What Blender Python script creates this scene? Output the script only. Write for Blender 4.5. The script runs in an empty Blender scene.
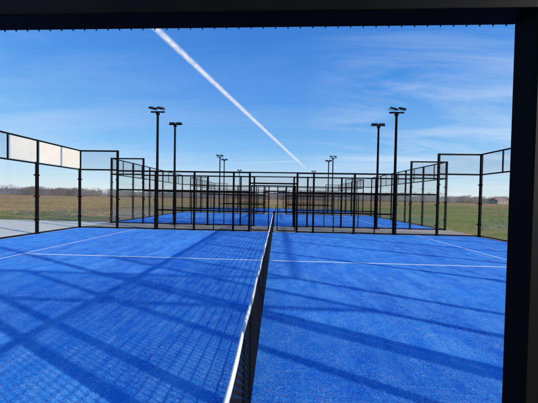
import bpy, bmesh, math, random
from mathutils import Vector, Matrix
random.seed(7)
scene = bpy.context.scene
C = scene.collection
R = math.radians

# ------------------------------------------------------------ materials
def new_mat(name):
    m = bpy.data.materials.new(name); m.use_nodes = True
    nt = m.node_tree; nt.nodes.clear()
    out = nt.nodes.new('ShaderNodeOutputMaterial')
    return m, nt, out
def N(nt, t, **kw):
    n = nt.nodes.new(t)
    for k, v in kw.items():
        if k in ('inp',):
            for a, b in v.items(): n.inputs[a].default_value = b
        else: setattr(n, k, v)
    return n
def L(nt, a, b): nt.links.new(a, b)
def ramp(nt, fac, stops):
    r = N(nt, 'ShaderNodeValToRGB')
    cr = r.color_ramp
    while len(cr.elements) < len(stops): cr.elements.new(0.5)
    for e, (p, c) in zip(cr.elements, stops):
        e.position = p; e.color = (*c, 1) if len(c) == 3 else c
    L(nt, fac, r.inputs[0]); return r.outputs[0]
def noise(nt, vec, scale, detail=4, rough=.55, dist=0):
    n = N(nt, 'ShaderNodeTexNoise', inp={'Scale': scale, 'Detail': detail, 'Roughness': rough, 'Distortion': dist})
    L(nt, vec, n.inputs['Vector']); return n.outputs['Fac']
def mixc(nt, fac, a, b, mode='MIX'):
    n = N(nt, 'ShaderNodeMix', data_type='RGBA', blend_type=mode)
    for s, v in ((n.inputs[0], fac), (n.inputs[6], a), (n.inputs[7], b)):
        if hasattr(v, 'is_output'): L(nt, v, s)
        else: s.default_value = v if not isinstance(v, tuple) or len(v) == 4 else (*v, 1)
    return n.outputs[2]
def MT(nt, op, a, b=None):
    n = N(nt, 'ShaderNodeMath', operation=op)
    for i, v in enumerate((a, b)):
        if v is None: continue
        if hasattr(v, 'is_output'): L(nt, v, n.inputs[i])
        else: n.inputs[i].default_value = v
    return n.outputs[0]
def coords(nt, scale=(1,1,1), rot=(0,0,0)):
    t = N(nt, 'ShaderNodeTexCoord'); mp = N(nt, 'ShaderNodeMapping')
    mp.inputs['Scale'].default_value = scale; mp.inputs['Rotation'].default_value = rot
    L(nt, t.outputs['Object'], mp.inputs[0]); return mp.outputs[0]
def bsdf(nt, out, col, rough=.8, spec=.3, bump=None, bstr=.3, bdist=.01, metallic=0):
    b = N(nt, 'ShaderNodeBsdfPrincipled')
    if hasattr(col, 'is_output'): L(nt, col, b.inputs['Base Color'])
    else: b.inputs['Base Color'].default_value = (*col, 1)
    if hasattr(rough, 'is_output'): L(nt, rough, b.inputs['Roughness'])
    else: b.inputs['Roughness'].default_value = rough
    b.inputs['Specular IOR Level'].default_value = spec
    b.inputs['Metallic'].default_value = metallic
    if bump is not None:
        bn = N(nt, 'ShaderNodeBump', inp={'Strength': bstr, 'Distance': bdist})
        L(nt, bump, bn.inputs['Height']); L(nt, bn.outputs[0], b.inputs['Normal'])
    L(nt, b.outputs[0], out.inputs[0]); return b

def mat_metal(name, c, rough=.6, spec=.04):
    m, nt, out = new_mat(name)
    v = coords(nt)
    n1 = noise(nt, v, 3, 2)
    col = ramp(nt, n1, [(.3, tuple(x*.7 for x in c)), (.7, tuple(x*1.35 for x in c))])
    rr = ramp(nt, n1, [(.3, (rough-.08,)*3), (.7, (rough+.12,)*3)])
    bsdf(nt, out, col, rr, spec)
    return m
M_black = mat_metal('black_powder_coat', (.0038, .0036, .0035), .6, .05)
M_wire = mat_metal('black_wire', (.006, .006, .006), .55, .1)
M_grey = mat_metal('lamp_housing', (.014, .014, .015), .55, .15)

def mat_turf():
    m, nt, out = new_mat('blue_turf')
    v = coords(nt)
    vs = coords(nt, (1, .3, 1))
    big = noise(nt, v, .5, 3, .6)
    mid = noise(nt, v, 3.8, 5, .72)
    fine = noise(nt, v, 42, 4, .8)
    grain = noise(nt, v, 190, 2, .75)
    sp2 = noise(nt, v, 95, 3, .85)
    streak = noise(nt, vs, 2.6, 4, .65, .8)
    c = ramp(nt, fine, [(.34, (.002, .10, .46)), (.5, (.004, .28, .93)), (.66, (.03, .48, 1.0))])
    c = mixc(nt, ramp(nt, grain, [(.38, (.9,)*3), (.5, (0,0,0))]), c, (.001, .06, .32))
    c = mixc(nt, ramp(nt, mid, [(.38, (0,0,0)), (.66, (.8,)*3)]), c, (.002, .14, .64))
    c = mixc(nt, ramp(nt, big, [(.38, (0,0,0)), (.70, (.5,)*3)]), c, (.02, .40, 1.0))
    c = mixc(nt, ramp(nt, streak, [(.46, (0,0,0)), (.72, (.6,)*3)]), c, (.11, .48, .93))
    sand = MT(nt, 'MULTIPLY', ramp(nt, sp2, [(.52, (0,0,0)), (.61, (1,1,1))]), ramp(nt, mid, [(.36, (.95,)*3), (.60, (.30,)*3)]))
    c = mixc(nt, sand, c, (.52, .66, .80))
    h = MT(nt, 'ADD', fine, MT(nt, 'MULTIPLY', grain, .6))
    bsdf(nt, out, c, .9, .05, h, .6, .012)
    return m
M_turf = mat_turf()

def mat_line():
    m, nt, out = new_mat('white_turf_line')
    v = coords(nt); n = noise(nt, v, 90, 2, .7); n2 = noise(nt, v, 6, 3)
    c = ramp(nt, n, [(.3, (.72, .80, .86)), (.5, (.96, .98, .96))])
    c = mixc(nt, ramp(nt, n2, [(.45, (0,0,0)), (.75, (.25,)*3)]), c, (.6, .75, .9))
    bsdf(nt, out, c, .8, .2); return m
M_line = mat_line()

def mat_concrete(name, a0, a1, a2):
    m, nt, out = new_mat(name)
    v = coords(nt); a = noise(nt, v, .8, 4, .6); b = noise(nt, v, 30, 3, .7)
    c = ramp(nt, a, [(.3, a0), (.7, a1)])
    c = mixc(nt, ramp(nt, b, [(.4, (0,0,0)), (.75, (.3,)*3)]), c, a2)
    bsdf(nt, out, c, .9, .1); return m
M_conc = mat_concrete('pale_concrete', (.90, .75, .55), (.98, .86, .66), (.66, .54, .40))
M_slab = mat_concrete('sandy_slab', (.52, .39, .26), (.66, .51, .36), (.34, .25, .17))

def mat_field():
    m, nt, out = new_mat('rough_field')
    v = coords(nt); vs = coords(nt, (.3, 1, 1))
    sx = N(nt, 'ShaderNodeSeparateXYZ'); L(nt, v, sx.inputs[0])
    a = noise(nt, vs, .11, 5, .65, .5); b = noise(nt, v, .9, 5, .75); c2 = noise(nt, v, 9, 3, .7)
    bias = MT(nt, 'MULTIPLY', MT(nt, 'MINIMUM', MT(nt, 'MAXIMUM', sx.outputs[0], -40.0), 40.0), -.0016)
    # nearer ground is grassier, the distance is bare soil
    far = MT(nt, 'MULTIPLY', MT(nt, 'MINIMUM', MT(nt, 'MAXIMUM', sx.outputs[1], 10.0), 110.0), .0016)
    a2 = MT(nt, 'ADD', MT(nt, 'ADD', a, bias), MT(nt, 'SUBTRACT', far, .055))
    c = ramp(nt, a2, [(.39, (.25, .31, .045)), (.45, (.40, .35, .10)), (.50, (.54, .29, .12)), (.62, (.66, .36, .17))])
    c = mixc(nt, ramp(nt, b, [(.51, (0,0,0)), (.62, (.7,)*3)]), c, (.27, .30, .06))
    c = mixc(nt, ramp(nt, b, [(.34, (.85,)*3), (.47, (0,0,0))]), c, (.25, .13, .06))
    c = mixc(nt, ramp(nt, c2, [(.40, (.65,)*3), (.54, (0,0,0))]), c, (.18, .10, .05))
    bsdf(nt, out, c, .95, .05, b, .4, .15); return m
M_field = mat_field()

def mat_glass():
    m, nt, out = new_mat('toughened_glass')
    t = N(nt, 'ShaderNodeBsdfTransparent'); t.inputs[0].default_value = (.95, .975, .97, 1)
    g = N(nt, 'ShaderNodeBsdfGlossy', inp={'Roughness': .02}); g.inputs[0].default_value = (.9, .95, 1, 1)
    lw_ = N(nt, 'ShaderNodeLayerWeight', inp={'Blend': .5})
    f = MT(nt, 'ADD', MT(nt, 'MULTIPLY', MT(nt, 'POWER', lw_.outputs['Facing'], 5.0), .75), .05)
    mx = N(nt, 'ShaderNodeMixShader')
    L(nt, f, mx.inputs[0]); L(nt, t.outputs[0], mx.inputs[1]); L(nt, g.outputs[0], mx.inputs[2])
    L(nt, mx.outputs[0], out.inputs[0]); return m
M_glass = mat_glass()

def mat_simple(name, c, rough=.6, var=.15, sc=8, det=3):
    m, nt, out = new_mat(name)
    v = coords(nt); n = noise(nt, v, sc, det, .6)
    col = ramp(nt, n, [(.3, tuple(x*(1-var) for x in c)), (.7, tuple(min(1, x*(1+var)) for x in c))])
    bsdf(nt, out, col, rough, .2); return m
M_board = mat_simple('white_board', (.58, .53, .44), .85, .05, 1.5)
M_pale = mat_simple('off_white_board', (.50, .48, .42), .85, .06, 1.5)
M_tape = mat_simple('net_tape', (.74, .73, .70), .7, .12, 25)
M_net = mat_simple('net_cord', (.010, .010, .011), .8, .2, 30)
M_lens = mat_simple('lamp_lens', (.07, .075, .08), .35, .1, 20)
M_wood = mat_simple('bare_woodland', (.21, .175, .16), .95, .35, .05)  # distance haze is tinted into the wood colour
M_hill = mat_simple('hazy_hill', (.27, .33, .40), .95, .12, .01)  # blue grey haze of distance put into the base colour
M_wall = mat_simple('rendered_wall', (.42, .37, .32), .9, .1, 1)
M_roof = mat_simple('roof_tiles', (.36, .23, .17), .9, .2, 2)
M_win = mat_simple('window_dark', (.1, .11, .12), .3, .1, 2)
M_grass = mat_simple('grass_blades', (.30, .29, .08), .95, .45, 1.3)

# ------------------------------------------------------------ geometry helpers
def box(bm, x0, x1, y0, y1, z0, z1, bev=0):
    vs = [bm.verts.new(p) for p in ((x0,y0,z0),(x1,y0,z0),(x1,y1,z0),(x0,y1,z0),(x0,y0,z1),(x1,y0,z1),(x1,y1,z1),(x0,y1,z1))]
    fs = [bm.faces.new([vs[i] for i in f]) for f in ((3,2,1,0),(4,5,6,7),(0,1,5,4),(1,2,6,5),(2,3,7,6),(3,0,4,7))]
    if bev:
        es = list({e for f in fs for e in f.edges})
        bmesh.ops.bevel(bm, geom=es, offset=bev, segments=2, affect='EDGES', profile=.5)
def tube(bm, p, q, r0, r1=None, n=10, cap=True):
    r1 = r0 if r1 is None else r1
    p = Vector(p); q = Vector(q); d = (q-p).normalized()
    u = d.orthogonal().normalized(); w = d.cross(u)
    a = []; b = []
    for i in range(n):
        t = 2*math.pi*i/n; o = u*math.cos(t)+w*math.sin(t)
        a.append(bm.verts.new(p+o*r0)); b.append(bm.verts.new(q+o*r1))
    for i in range(n):
        j = (i+1) % n; bm.faces.new((a[i], a[j], b[j], b[i]))
    if cap: bm.faces.new(a[::-1]); bm.faces.new(b)
def mesh_of(name, bm, mat, smooth=False):
    me = bpy.data.meshes.new(name); bm.normal_update(); bm.to_mesh(me); bm.free(); me.materials.append(mat)
    if smooth:
        for p in me.polygons: p.use_smooth = True
    return me
def link(name, me, parent=None, loc=(0,0,0), rot=(0,0,0)):
    o = bpy.data.objects.new(name, me); C.objects.link(o); o.parent = parent; o.location = loc; o.rotation_euler = rot; return o
def thing(name, label, cat, loc=(0,0,0), rotz=0, group=None):
    o = bpy.data.objects.new(name, None); C.objects.link(o); o.location = loc; o.rotation_euler = (0,0,rotz)
    o['label'] = label; o['category'] = cat
    if group: o['group'] = group
    o.empty_display_size = .2
    return o
def tag(o, label, cat, group=None, kind=None):
    o['label'] = label; o['category'] = cat
    if group: o['group'] = group
    if kind: o['kind'] = kind
    return o
def struct(name, me, label=None, loc=(0,0,0)):
    o = link(name, me, None, loc); o['kind'] = 'structure'; o['label'] = label; o['category'] = name.replace('_', ' '); return o
def copy_tree(src, loc, rotz, label, skip=()):
    r = src.copy(); C.objects.link(r); r.location = loc; r.rotation_euler = (0,0,rotz); r['label'] = label
    for ch in list(src.children):
        if ch.name.split('.')[0] in skip: continue
        c = ch.copy(); C.objects.link(c); c.parent = r
        for g in list(ch.children):
            d = g.copy(); C.objects.link(d); d.parent = c
    return r

cache = {}
def post_mesh(w, d, h):
    k = ('post', w, d, h)
    if k not in cache:
        bm = bmesh.new(); box(bm, -w/2, w/2, -d/2, d/2, 0, h, .006)
        box(bm, -w/2-.05, w/2+.05, -d/2-.04, d/2+.04, 0, .012)      # foot plate
        for sx in (-1, 1):
            tube(bm, (sx*(w/2+.03), 0, .012), (sx*(w/2+.03), 0, .03), .009, n=6)
        cache[k] = mesh_of('post', bm, M_black)
    return cache[k]
def rail_mesh(l, h=.06, d=.05):
    k = ('rail', round(l,3), h, d)
    if k not in cache:
        bm = bmesh.new(); box(bm, 0, l, -d/2, d/2, -h/2, h/2, .004); cache[k] = mesh_of('rail', bm, M_black)
    return cache[k]
WT = .0018
def wire_mesh(l, h):
    k = ('wire', round(l,3), round(h,3), WT)
    if k not in cache:
        bm = bmesh.new(); t = WT
        def w(a, b): tube(bm, a, b, t, n=4, cap=False)
        n = max(2, round(l/.05))
        for i in range(n+1): w((l*i/n, 0, 0), (l*i/n, 0, h))
        n = max(2, round(h/.05))
        for i in range(n+1): w((0, .0045, h*i/n), (l, .0045, h*i/n))
        cache[k] = mesh_of('mesh_panel', bm, M_wire)
    return cache[k]
def glass_mesh(l, h):
    k = ('glass', round(l,3), round(h,3))
    if k not in cache:
        bm = bmesh.new(); bm.faces.new([bm.verts.new(p) for p in ((0,0,0),(l,0,0),(l,0,h),(0,0,h))]); cache[k] = mesh_of('glass_pane', bm, M_glass)
    return cache[k]
def clamp_mesh():
    if 'clamp' not in cache:
        bm = bmesh.new(); box(bm, -.03, .03, -.02, .02, -.03, .03, .004); tube(bm, (0,-.028,0), (0,.028,0), .01, n=8)
        cache['clamp'] = mesh_of('glass_clamp', bm, M_black)
    return cache['clamp']

# ------------------------------------------------------------ side fence (20 m)
PW = .10
def bay(t, xa, xb, tall, low=True):
    l = xb-xa
    rh = .075 if low else .06
    def rail(z, h=None): link('rail', rail_mesh(l, h or rh), t, (xa, 0, z))
    rail(.045, .05)
    g = .012
    if tall == 4:
        rail(3.0); rail(3.96)
        link('glass_pane', glass_mesh(l-2*g, 2.87), t, (xa+g, 0, .085))
        link('mesh_panel', wire_mesh(l, .88), t, (xa, -.01, 3.039))
        for z in (.6, 1.6, 2.5):
            for x in (xa+.028, xb-.028): link('glass_clamp', clamp_mesh(), t, (x, .014, z))
    elif tall == 3:
        rail(2.0); rail(2.96)
        link('glass_pane', glass_mesh(l-2*g, 1.87), t, (xa+g, 0, .085))
        link('mesh_panel', wire_mesh(l, .88), t, (xa, -.01, 2.039))
        for z in (.5, 1.5):
            for x in (xa+.028, xb-.028): link('glass_clamp', clamp_mesh(), t, (x, .014, z))
    else:
        if low:
            rail(1.0)
            if l > 1.2:
                link('stile', rail_mesh(.885, .045, .04), t, (xa+l/2, 0, .073), (0, R(-90), 0))
                link('stile', rail_mesh(.92, .045, .04), t, (xa+l/2, 0, 1.04), (0, R(-90), 0))
        rail(2.0); rail(2.96)
        link('mesh_panel', wire_mesh(l, 1.89), t, (xa, -.03, .072))
        link('mesh_panel', wire_mesh(l, .88), t, (xa, -.01, 2.039))
def gate_leaf(t, loc, rotz, W, s):
    bm = bmesh.new()
    for y in (0, W-.05): box(bm, -.02, .02, y, y+.05, .04, 2.34, .004)
    for z in (.04, 1.0, 1.96, 2.29): box(bm, -.018, .018, .05, W-.05, z, z+.05, .003)
    gt = link('gate', mesh_of('gate_frame', bm, M_black), t, loc, (0, 0, rotz))
    link('mesh_panel', wire_mesh(W-.10, 2.2), gt, (0, .05, .085), (0, 0, R(90)))
    bm = bmesh.new()
    tube(bm, (-s*.02, W-.03, 1.1), (-s*.06, W-.03, 1.1), .008, n=8); tube(bm, (-s*.06, W-.03, 1.1), (-s*.06, W-.13, 1.1), .008, n=8)
    link('handle', mesh_of('handle', bm, M_grey), gt)
def make_side_fence(label, loc, GI, lh=.06, gates=False):
    t = thing('court_side_fence', label, 'fence', loc, 0, 'long side fences of the padel courts')
    w = .09
    for s in (-1, 1):
        for x, h in ((10, 4), (8, 4), (6, 3), (4, 3), (2, 3)):
            link('post', post_mesh(w, .08, h), t, (s*x, 0, 0))
        link('post', post_mesh(PW, .08, 3), t, (s*(GI+PW/2), 0, 0))
    xs = [(-10, -8, 4), (-8, -6, 3), (-6, -4, 2), (-4, -2, 2), (2, 4, 2), (4, 6, 2), (6, 8, 3), (8, 10, 4)]
    for a, b, k in xs: bay(t, a+w/2, b-w/2, k, gates)
    bay(t, -2+w/2, -GI-PW, 2, gates); bay(t, GI+PW, 2-w/2, 2, gates)
    link('lintel', rail_mesh(2*GI, lh, .08), t, (-GI, 0, 2.39+lh/2))
    link('rail', rail_mesh(2*GI), t, (-GI, 0, 2.97))
    link('mesh_panel', wire_mesh(2*GI, .55-lh), t, (-GI, -.01, 2.39+lh))
    if gates:
        for s in (-1, 1):    # two shut mesh gate leaves, one either side of the net end
            gate_leaf(t, (s*(GI-.015), .07, 0), R(s*90), .93, s)
    return t

GAP = 12.15
CY = [0.0, GAP, 2*GAP]
WT = .0032
near_fence = make_side_fence('near black court fence whose lintel and thick right hand post frame the view', (0, 0, 0), 1.098, .15)
WT = .0018
side_labels = {
 (0,1): 'black mesh and glass fence along the far side of the nearest blue court',
 (1,0): 'black fence on the near side of the second court, just behind the first court fence',
 (1,1): 'black fence on the far side of the second blue court, small, beyond its net',
 (2,0): 'black fence on the near side of the third court, in front of the third net',
 (2,1): 'farthest and smallest black court fence, last before the open field'}
far_fence = make_side_fence(side_labels[(0,1)], (0, 10, 0), 1.14, .075, True)
for (c, s), lab in side_labels.items():
    if (c, s) == (0, 1): continue
    copy_tree(far_fence, (0, CY[c]+10*s, 0), 0, lab, skip=('gate',))
bm = bmesh.new()
x = -1.08
while x < 1.09:
    tube(bm, (x, .041, 2.3875), (x, .041, 2.47), .0024, n=5); x += .05
link('wire_end', mesh_of('wire_ends', bm, M_wire), near_fence)['kind'] = 'stuff'
bm = bmesh.new()
for k in range(5):
    box(bm, -.03+k*.022, -.015+k*.022, -.0425, -.0405, 2.452, 2.475)
link('sticker', mesh_of('sticker', bm, M_board), near_fence)

# ------------------------------------------------------------ end walls (10 m)
def make_end_wall(label, loc, rotz):
    t = thing('court_end_wall', label, 'glass wall', loc, rotz, 'glass end walls of the padel courts')
    w = .09
    for y in (2, 4, 6, 8): link('post', post_mesh(w, .08, 4), t, (y, 0, 0))
    for i in range(5):
        a = 2*i+w/2; b = 2*i+2-w/2
        l = b-a
        for z, h in ((.045, .05), (3.0, .06), (3.97, .06)): link('rail', rail_mesh(l, h), t, (a, 0, z))
        link('glass_pane', glass_mesh(l-.024, 2.88), t, (a+.012, 0, .085))
        link('mesh_panel', wire_mesh(l, .91), t, (a, -.01, 3.031))
        link('stile', rail_mesh(.90, .04, .04), t, (a+l/2, 0, 3.033), (0, R(-90), 0))
        for z in (.6, 1.6, 2.5):
            for x in (a+.028, b-.028): link('glass_clamp', clamp_mesh(), t, (x, .014, z))
    return t
lw = make_end_wall('left glass end wall of the nearest court, white boards along its top', (-10, 0, 0), R(90))
ew = {(0,1): 'right glass end wall of the nearest court, dark mesh along its top',
      (1,-1): 'left glass end wall of the second court', (1,1): 'right glass end wall of the second court',
      (2,-1): 'left glass end wall of the third, farthest court', (2,1): 'right glass end wall of the third, farthest court'}
for (c, s), lab in ew.items(): copy_tree(lw, (10*s, CY[c], 0), R(90), lab)
def board(y0, y1, mat, label):
    bm = bmesh.new(); box(bm, y0, y1, -.012, -.002, 3.05, 3.92, .003)
    for sx in (y0+.05, y1-.05):
        for z in (3.1, 3.87): tube(bm, (sx, -.016, z), (sx, -.012, z), .008, n=8)
    o = link('advert_board', mesh_of('board', bm, mat), None, (-10+.04, 0, 0), (0, 0, R(90)))
    tag(o, label, 'board', 'boards tied to the top of the left end wall')
board(9.04, 9.935, M_board, 'white board at top of left end wall, nearest the far corner')
board(8.065, 8.96, M_board, 'white board at top of left end wall, second from the far corner')
board(7.04, 7.935, M_pale, 'slightly greyer board at top of left end wall, third from far corner')

# ------------------------------------------------------------ nets
def make_net(label, loc):
    t = thing('padel_net', label, 'net', loc, 0, 'nets across the padel courts')
    y0, y1 = -.10, 9.93
    def top(y):
        u = (y-y0)/(y1-y0); return .92-.04*4*u*(1-u)
    bm = bmesh.new(); n = 222
    for i in range(n+1):
        y = y0+(y1-y0)*i/n; tube(bm, (0, y, .02), (0, y, top(y)-.03), .0033, n=4, cap=False)
    m = 20; seg = 12
    for k in range(m):
        f = k/m
        for j in range(seg):
            ya = y0+(y1-y0)*j/seg; yb = y0+(y1-y0)*(j+1)/seg
            tube(bm, (.002, ya, .02+(top(ya)-.05)*f), (.002, yb, .02+(top(yb)-.05)*f), .0033, n=4, cap=False)
    link('netting', mesh_of('netting', bm, M_net), t)
    bm = bmesh.new(); prev = None; S = 60
    prof = [(-.006, -.055), (-.009, -.01), (-.005, .003), (.005, .003), (.009, -.01), (.006, -.055)]
    for j in range(S+1):
        y = y0+(y1-y0)*j/S; wob = .0035*math.sin(j*1.3)+.002*math.sin(j*3.1)
        ring = [bm.verts.new((px+wob, y, top(y)+pz+(.003*math.sin(j*2.3) if pz < -.05 else 0))) for px, pz in prof]
        if prev:
            for k in range(len(prof)):
                q = (k+1) % len(prof); bm.faces.new((prev[k], prev[q], ring[q], ring[k]))
        else: bm.faces.new(ring)
        prev = ring
    bm.faces.new(prev[::-1])
    link('top_tape', mesh_of('tape', bm, M_tape, True), t)
    for y in (y0-.03, y1+.03):
        bm = bmesh.new(); box(bm, -.03, .03, y-.03, y+.03, 0, .93, .006); box(bm, -.07, .07, y-.05, y+.05, 0, .012)
        tube(bm, (-.05, y, .85), (.05, y, .85), .012, n=8)
        link('net_post', mesh_of('net_post', bm, M_black), t)
    return t
net = make_net('black padel net with white top tape running away from the camera across the nearest court', (0, 0, 0))
copy_tree(net, (0, CY[1], 0), 0, 'net of the second court, seen end on through the fence opening')
copy_tree(net, (0, CY[2], 0), 0, 'small distant net of the third court')

# ------------------------------------------------------------ floodlights
def make_flood(label, loc, rotz):
    t = thing('floodlight_pole', label, 'floodlight', loc, rotz, 'floodlight poles beside the padel courts')
    P = 5.98
    bm = bmesh.new(); box(bm, -.14, .14, -.14, .14, 0, .015); tube(bm, (0,0,.015), (0,0,P), .068, .055, 14)
    for k in range(4):
        a = k*math.pi/2+math.pi/4; tube(bm, (.15*math.cos(a), .15*math.sin(a), .015), (.15*math.cos(a), .15*math.sin(a), .05), .012, n=6)
    box(bm, -.05, .05, -.075, -.055, .5, .85, .004)
    link('pole', mesh_of('pole', bm, M_black, False), t)
    bm = bmesh.new(); box(bm, -.36, .36, -.03, .03, P, P+.06, .005); box(bm, -.07, .07, -.07, .07, P-.12, P-.002, .01)
    link('crossarm', mesh_of('crossarm', bm, M_black), t)
    for s in (-1, 1):
        bm = bmesh.new()
        box(bm, -.155, .155, -.13, .13, -.025, .025, .008)
        for k in range(7): box(bm, -.14+k*.045, -.133+k*.045, -.11, .11, .023, .05)
        box(bm, -.06, .06, .10, .18, .0, .055, .006)
        h = link('lamp_head', mesh_of('lamp_head', bm, M_grey), t, (s*.20, .12, P+.17), (R(-30), R(-14), R(s*6)))
        bm = bmesh.new(); box(bm, -.13, .13, -.105, .105, -.031, -.0255)
        link('lens', mesh_of('lens', bm, M_lens), h)
        bm = bmesh.new()
        for q in (-1, 1): tube(bm, (q*.165, -.02, 0), (q*.165, -.13, -.08), .012, n=6)
        tube(bm, (-.165, -.13, -.08), (.165, -.13, -.08), .012, n=6)
        link('bracket', mesh_of('bracket', bm, M_black), h)
    return t
flood = make_flood('tall black floodlight pole on far fence of nearest court, left of the net', (-6, 10.13, 0), R(180))
fl = [(0, 1, 1, 'tall black floodlight pole on far fence of nearest court, right of the net'),
      (0, 0, -1, 'floodlight pole standing beside the near fence, out to the left'),
      (0, 0, 1, 'floodlight pole standing beside the near fence, out to the right'),
      (1, 0, -1, 'floodlight pole on near side of second court, second tallest on the left'),
      (1, 0, 1, 'floodlight pole on near side of second court, second tallest on the right'),
      (1, 1, -1, 'small floodlight pole on far side of second court, left of the net'),
      (1, 1, 1, 'small floodlight pole on far side of second court, right of the net'),
      (2, 0, -1, 'small floodlight pole on near side of third court, left of the net'),
      (2, 0, 1, 'small floodlight pole on near side of third court, right of the net'),
      (2, 1, -1, 'farthest floodlight pole, left of the net, just topping the fences'),
      (2, 1, 1, 'farthest floodlight pole, right of the net, just topping the fences')]
for c, s, sx, lab in fl:
    y = CY[c]+(10.13 if s else -.13)
    r = copy_tree(flood, (6*sx, y, 0), R(180) if s else 0, lab)
    for ch in r.children:
        if ch.name.startswith('lamp_head') and not s:       # heads on this side lie almost flat
            ch.rotation_euler = (R(-4), 0, 0); ch.location.z = 5.98+.125

# ------------------------------------------------------------ courts
def sheet(x0, x1, y0, y1, z, mat, name, thick=None):
    bm = bmesh.new()
    if thick: box(bm, x0, x1, y0, y1, z-thick, z)
    else:
        vs = [bm.verts.new(p) for p in ((x0,y0,z),(x1,y0,z),(x1,y1,z),(x0,y1,z))]; bm.faces.new(vs)
    return mesh_of(name, bm, mat)
ord_ = ['nearest', 'second', 'third']
for i, cy in enumerate(CY):
    struct('court_turf', sheet(-9.95, 9.95, .05, 9.95, .006, M_turf, 'turf'), f'bright blue artificial turf of the {ord_[i]} padel court', (0, cy, 0))
    bm = bmesh.new()
    def ln(x0, x1, y0, y1):
        bm.faces.new([bm.verts.new(p) for p in ((x0,y0,.010),(x1,y0,.010),(x1,y1,.010),(x0,y1,.010))])
    q = .032
    ln(-6.95-q, -6.95+q, .06, 9.94); ln(6.95-q, 6.95+q, .06, 9.94); ln(-6.95+q, -.05, 5-q, 5+q); ln(.05, 6.95-q, 5-q, 5+q)
    struct('court_lines', mesh_of('lines', bm, M_line), f'white service and centre lines on the {ord_[i]} court', (0, cy, 0))
YE = 2*GAP+10.3
struct('path', sheet(-10.25, 10.25, -3.5, YE, 0, M_slab, 'slab', .08), 'sandy slab under and between the courts')
struct('path', sheet(-24, -10.25, -3.5, 12.6, -.004, M_conc, 'slab', .08), 'pale concrete path beyond the left end wall')

bm = bmesh.new()
S = 6000
vs = [bm.verts.new(p) for p in ((-S,-S,-.03),(S,-S,-.03),(S,S,-.03),(-S,S,-.03))]; bm.faces.new(vs)
struct('ground', mesh_of('ground', bm, M_field), 'rough brown and green field around the courts')

def tris(name, verts, mat):
    me = bpy.data.meshes.new(name); n = len(verts)//3
    me.from_pydata(verts, [], [(3*i, 3*i+1, 3*i+2) for i in range(n)]); me.materials.append(mat); return me
V = []
def inside(x, y): return (-10.4 < x < 10.4 and -4 < y < YE+.1) or (-24.2 < x < -10 and y < 12.8)
cnt = 0
while cnt < 12000:
    x = random.uniform(-75, 75); y = 5+random.random()**1.6*85
    if inside(x, y): continue
    if math.sin(x*.31+2*math.sin(y*.17))+math.sin(y*.43+1.3*math.sin(x*.11)) < random.uniform(-1.2, 1.0): continue
    cnt += 1
    s = .04+.14*random.random()**2
    for k in range(5):
        a = random.uniform(0, 6.28); r = .07; px = x+random.uniform(-r, r)*2; py = y+random.uniform(-r, r)*2
        w = .010+.008*random.random(); le = s*.5
        V += [(px-w*math.cos(a), py-w*math.sin(a), -.03), (px+w*math.cos(a), py+w*math.sin(a), -.03), (px+le*random.uniform(-1,1), py+le*random.uniform(-1,1), -.03+s)]
o = link('grass', tris('grass', V, M_grass)); tag(o, 'rough tufts of green and straw coloured grass in the field', 'grass', kind='stuff')

# ------------------------------------------------------------ far wood and hills
V = []
def twigs(V, x, y, w, h, n, size, base=.15):
    for k in range(n):
        u = random.gauss(0, .42); v = random.gauss(0, .42)
        zz = base+(1-base)*random.random()**.8
        r = w*math.sqrt(max(.02, 1-((zz-.5)/.56)**2))
        px = x+u*r; py = y+v*r; pz = zz*h
        a = random.gauss(0, .7); l = size*random.uniform(.6, 1.6); t = size*random.uniform(.05, .14)
        dx = math.sin(a)*l; dz = math.cos(a)*l
        V += [(px-t, py, pz-dz*.5), (px+t, py, pz-dz*.5), (px+dx, py+random.uniform(-t, t), min(pz+dz*.5, h*1.08))]
for i in range(700):
    x = -520+1040*(i+random.random())/700; y = 240+random.uniform(-25, 60)+abs(x)*.05
    h = random.uniform(6.5, 10.5)*(1+.22*math.sin(x*.013)+.12*math.sin(x*.05))
    if x > 0: h *= .85
    twigs(V, x, y, h*.8, h, 130, 1.9, .0)
o = link('far_wood', tris('far_wood', V, M_wood)); tag(o, 'hazy bare woodland along the horizon beyond the field', 'wood', kind='stuff')
bm = bmesh.new(); prev = None
for i in range(241):
    x = -3600+30*i
    h = 36+12*math.sin(x*.0021+1)+8*math.sin(x*.0057)+3*math.sin(x*.019)+1.5*math.sin(x*.07)
    cur = [bm.verts.new((x, 1500, -1)), bm.verts.new((x, 1620, h*.75)), bm.verts.new((x, 1750, h))]
    if prev:
        for k in range(2): bm.faces.new((prev[k], cur[k], cur[k+1], prev[k+1]))
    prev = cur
struct('hills', mesh_of('hills', bm, M_hill, True), 'low hazy blue grey hills on the horizon')

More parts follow.
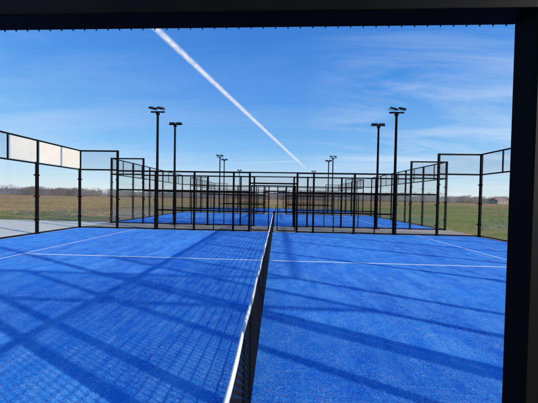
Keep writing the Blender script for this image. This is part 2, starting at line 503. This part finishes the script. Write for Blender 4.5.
def house(x, y, label, w=11, d=8):
    t = thing('house', label, 'house', (x, y, 0), R(8))
    bm = bmesh.new(); box(bm, -w/2, w/2, -d/2, d/2, -.1, 3.2); link('wall', mesh_of('wall', bm, M_wall), t)
    bm = bmesh.new()
    a = [(-w/2-.3, -d/2-.4, 3.1), (w/2+.3, -d/2-.4, 3.1), (w/2+.3, d/2+.4, 3.1), (-w/2-.3, d/2+.4, 3.1), (-w/2-.3, 0, 5.6), (w/2+.3, 0, 5.6)]
    v = [bm.verts.new(p) for p in a]
    for f in ((0,1,5,4), (2,3,4,5), (0,4,3), (1,2,5), (0,3,2,1)): bm.faces.new([v[i] for i in f])
    rf = link('roof', mesh_of('roof', bm, M_roof), t)
    bm = bmesh.new(); box(bm, w*.25, w*.25+.6, -.3, .3, 5.0, 6.3); link('chimney', mesh_of('chimney', bm, M_wall), rf)
    for k in (-1, 0, 1):
        bm = bmesh.new(); box(bm, k*w*.3-.6, k*w*.3+.6, -d/2-.05, -d/2+.02, 1.0, 2.3); link('window', mesh_of('window', bm, M_win), t)
house(212, 215, 'low tiled roof house far off across the field at right')

# ------------------------------------------------------------ contrails
def mat_trail(name, amount):
    m, nt, out = new_mat(name)
    uv = N(nt, 'ShaderNodeUVMap'); sp = N(nt, 'ShaderNodeSeparateXYZ'); L(nt, uv.outputs[0], sp.inputs[0])
    mp = N(nt, 'ShaderNodeMapping'); mp.inputs['Scale'].default_value = (70, 1.5, 1); L(nt, uv.outputs[0], mp.inputs[0])
    n = noise(nt, mp.outputs[0], 2, 4, .7)
    m4 = MT(nt, 'MULTIPLY', MT(nt, 'MULTIPLY', sp.outputs[1], MT(nt, 'SUBTRACT', 1.0, sp.outputs[1])), 4.0)
    m4 = MT(nt, 'POWER', m4, 2.8)
    m5 = MT(nt, 'MULTIPLY', m4, ramp(nt, n, [(.28, (.35,)*3), (.62, (1,1,1))]))
    m6 = MT(nt, 'MULTIPLY', m5, ramp(nt, sp.outputs[0], [(0, (1,1,1)), (.72, (.8,)*3), (1, (0,0,0))]))
    a = ramp(nt, m6, [(.0, (0,0,0)), (.9, (amount,)*3)])
    e = N(nt, 'ShaderNodeEmission', inp={'Strength': .95}); e.inputs[0].default_value = (.95, .97, 1, 1)  # vapour emits its own white, standing in for scattered sunlight
    t = N(nt, 'ShaderNodeBsdfTransparent'); mx = N(nt, 'ShaderNodeMixShader')
    L(nt, a, mx.inputs[0]); L(nt, t.outputs[0], mx.inputs[1]); L(nt, e.outputs[0], mx.inputs[2]); L(nt, mx.outputs[0], out.inputs[0])
    return m
def trail(P0, P1, w0, w1, name, label, mat, Sg=40):
    P0 = Vector(P0); P1 = Vector(P1); d = (P1-P0).normalized(); sd = Vector((d.y, -d.x, 0)).normalized()
    me = bpy.data.meshes.new(name); vs = []; fs = []
    for i in range(Sg+1):
        u = i/Sg; c = P0.lerp(P1, u); w = w0+(w1-w0)*u
        vs += [tuple(c-sd*w/2), tuple(c+sd*w/2)]
    for i in range(Sg): fs.append((2*i, 2*i+1, 2*i+3, 2*i+2))
    me.from_pydata(vs, [], fs); uv = me.uv_layers.new()
    for p in me.polygons:
        for li in p.loop_indices:
            vi = me.loops[li].vertex_index; uv.data[li].uv = ((vi//2)/Sg, vi % 2)
    me.materials.append(mat)
    o = link(name, me); tag(o, label, 'contrail'); return o
H = 3000
A = Vector((-.571*H/.774, H/.774, H)); B = Vector((.136*H/.132, H/.132, H))
d = (B-A)
trail(A-d*.12, B, 220, 480, 'contrail', 'long white contrail slanting down across the blue sky', mat_trail('contrail_vapour', .95))
trail((1300, 17600, H), (-4600, 19300, H), 900, 700, 'contrail', 'short faint contrail lying low above the centre of the fences', mat_trail('faint_contrail_vapour', .35))

# ------------------------------------------------------------ light and sky
EL = R(16.5); az = math.atan2(.93, -.37)
s = Vector((math.sin(az)*math.cos(EL), math.cos(az)*math.cos(EL), math.sin(EL)))
sun = bpy.data.lights.new('Sun', 'SUN'); sun.energy = 5.0; sun.angle = R(.6); sun.color = (1, .95, .87)
so = bpy.data.objects.new('Sun', sun); C.objects.link(so); so.rotation_euler = s.to_track_quat('Z', 'Y').to_euler(); so.location = s*50

w = bpy.data.worlds.new('World'); scene.world = w; w.use_nodes = True
nt = w.node_tree; nt.nodes.clear()
out = nt.nodes.new('ShaderNodeOutputWorld'); bg = nt.nodes.new('ShaderNodeBackground')
sky = nt.nodes.new('ShaderNodeTexSky'); sky.sky_type = 'NISHITA'; sky.sun_disc = False
sky.sun_elevation = EL; sky.sun_rotation = az; sky.air_density = 1.0; sky.dust_density = .4; sky.ozone_density = 2.5; sky.altitude = 0
tc = N(nt, 'ShaderNodeTexCoord'); sp = N(nt, 'ShaderNodeSeparateXYZ'); L(nt, tc.outputs['Generated'], sp.inputs[0])
K = 1/.15
def mth(op, a, b=None): return MT(nt, op, a, b)
el = mth('MAXIMUM', sp.outputs[2], 0)
grad_s = ramp(nt, el, [(0, (.80, .88, .93)), (.07, (.55, .75, .93)), (.20, (.22, .52, .92)), (.42, (.07, .31, .84)), (.70, (.03, .19, .68))])
sc = N(nt, 'ShaderNodeVectorMath', operation='SCALE'); L(nt, grad_s, sc.inputs[0]); sc.inputs['Scale'].default_value = K
base = mixc(nt, .88, sky.outputs[0], sc.outputs[0])
zz = mth('ADD', el, .12)
cx = mth('DIVIDE', sp.outputs[0], zz); cy = mth('DIVIDE', sp.outputs[1], zz)
cb = N(nt, 'ShaderNodeCombineXYZ'); L(nt, cx, cb.inputs[0]); L(nt, cy, cb.inputs[1])
mp = N(nt, 'ShaderNodeMapping'); mp.inputs['Rotation'].default_value = (0, 0, R(-35)); mp.inputs['Scale'].default_value = (.35, 1.6, 1); L(nt, cb.outputs[0], mp.inputs[0])
n1 = noise(nt, mp.outputs[0], 1.1, 6, .62, .8)
n2 = noise(nt, cb.outputs[0], .35, 2, .5)
side = ramp(nt, mth('ADD', mth('MULTIPLY', sp.outputs[0], .5), .5), [(.2, (.30,)*3), (.55, (.15,)*3), (.74, (1,1,1))])
cl = mth('MULTIPLY', ramp(nt, n1, [(.42, (0,0,0)), (.75, (1,1,1))]), ramp(nt, n2, [(.35, (.35,)*3), (.6, (1,1,1))]))
cl = mth('MULTIPLY', mth('MULTIPLY', cl, side), .75)
col = mixc(nt, cl, base, (.86*K, .92*K, 1.0*K, 1))
L(nt, col, bg.inputs[0]); bg.inputs[1].default_value = .15; L(nt, bg.outputs[0], out.inputs[0])

# ------------------------------------------------------------ camera
cam = bpy.data.cameras.new('Camera'); co = bpy.data.objects.new('Camera', cam); C.objects.link(co)
cam.sensor_width = 36; cam.lens = 36*217/538; cam.clip_start = .05; cam.clip_end = 60000
co.location = (.188, -.85, 1.70)
mat = Matrix.Rotation(R(2.1), 4, 'Z') @ Matrix.Rotation(R(90-.92), 4, 'X') @ Matrix.Rotation(R(1.0), 4, 'Z')
co.rotation_euler = mat.to_euler()
scene.camera = co
scene.view_settings.view_transform = 'Standard'; scene.view_settings.look = 'None'; scene.view_settings.exposure = 0
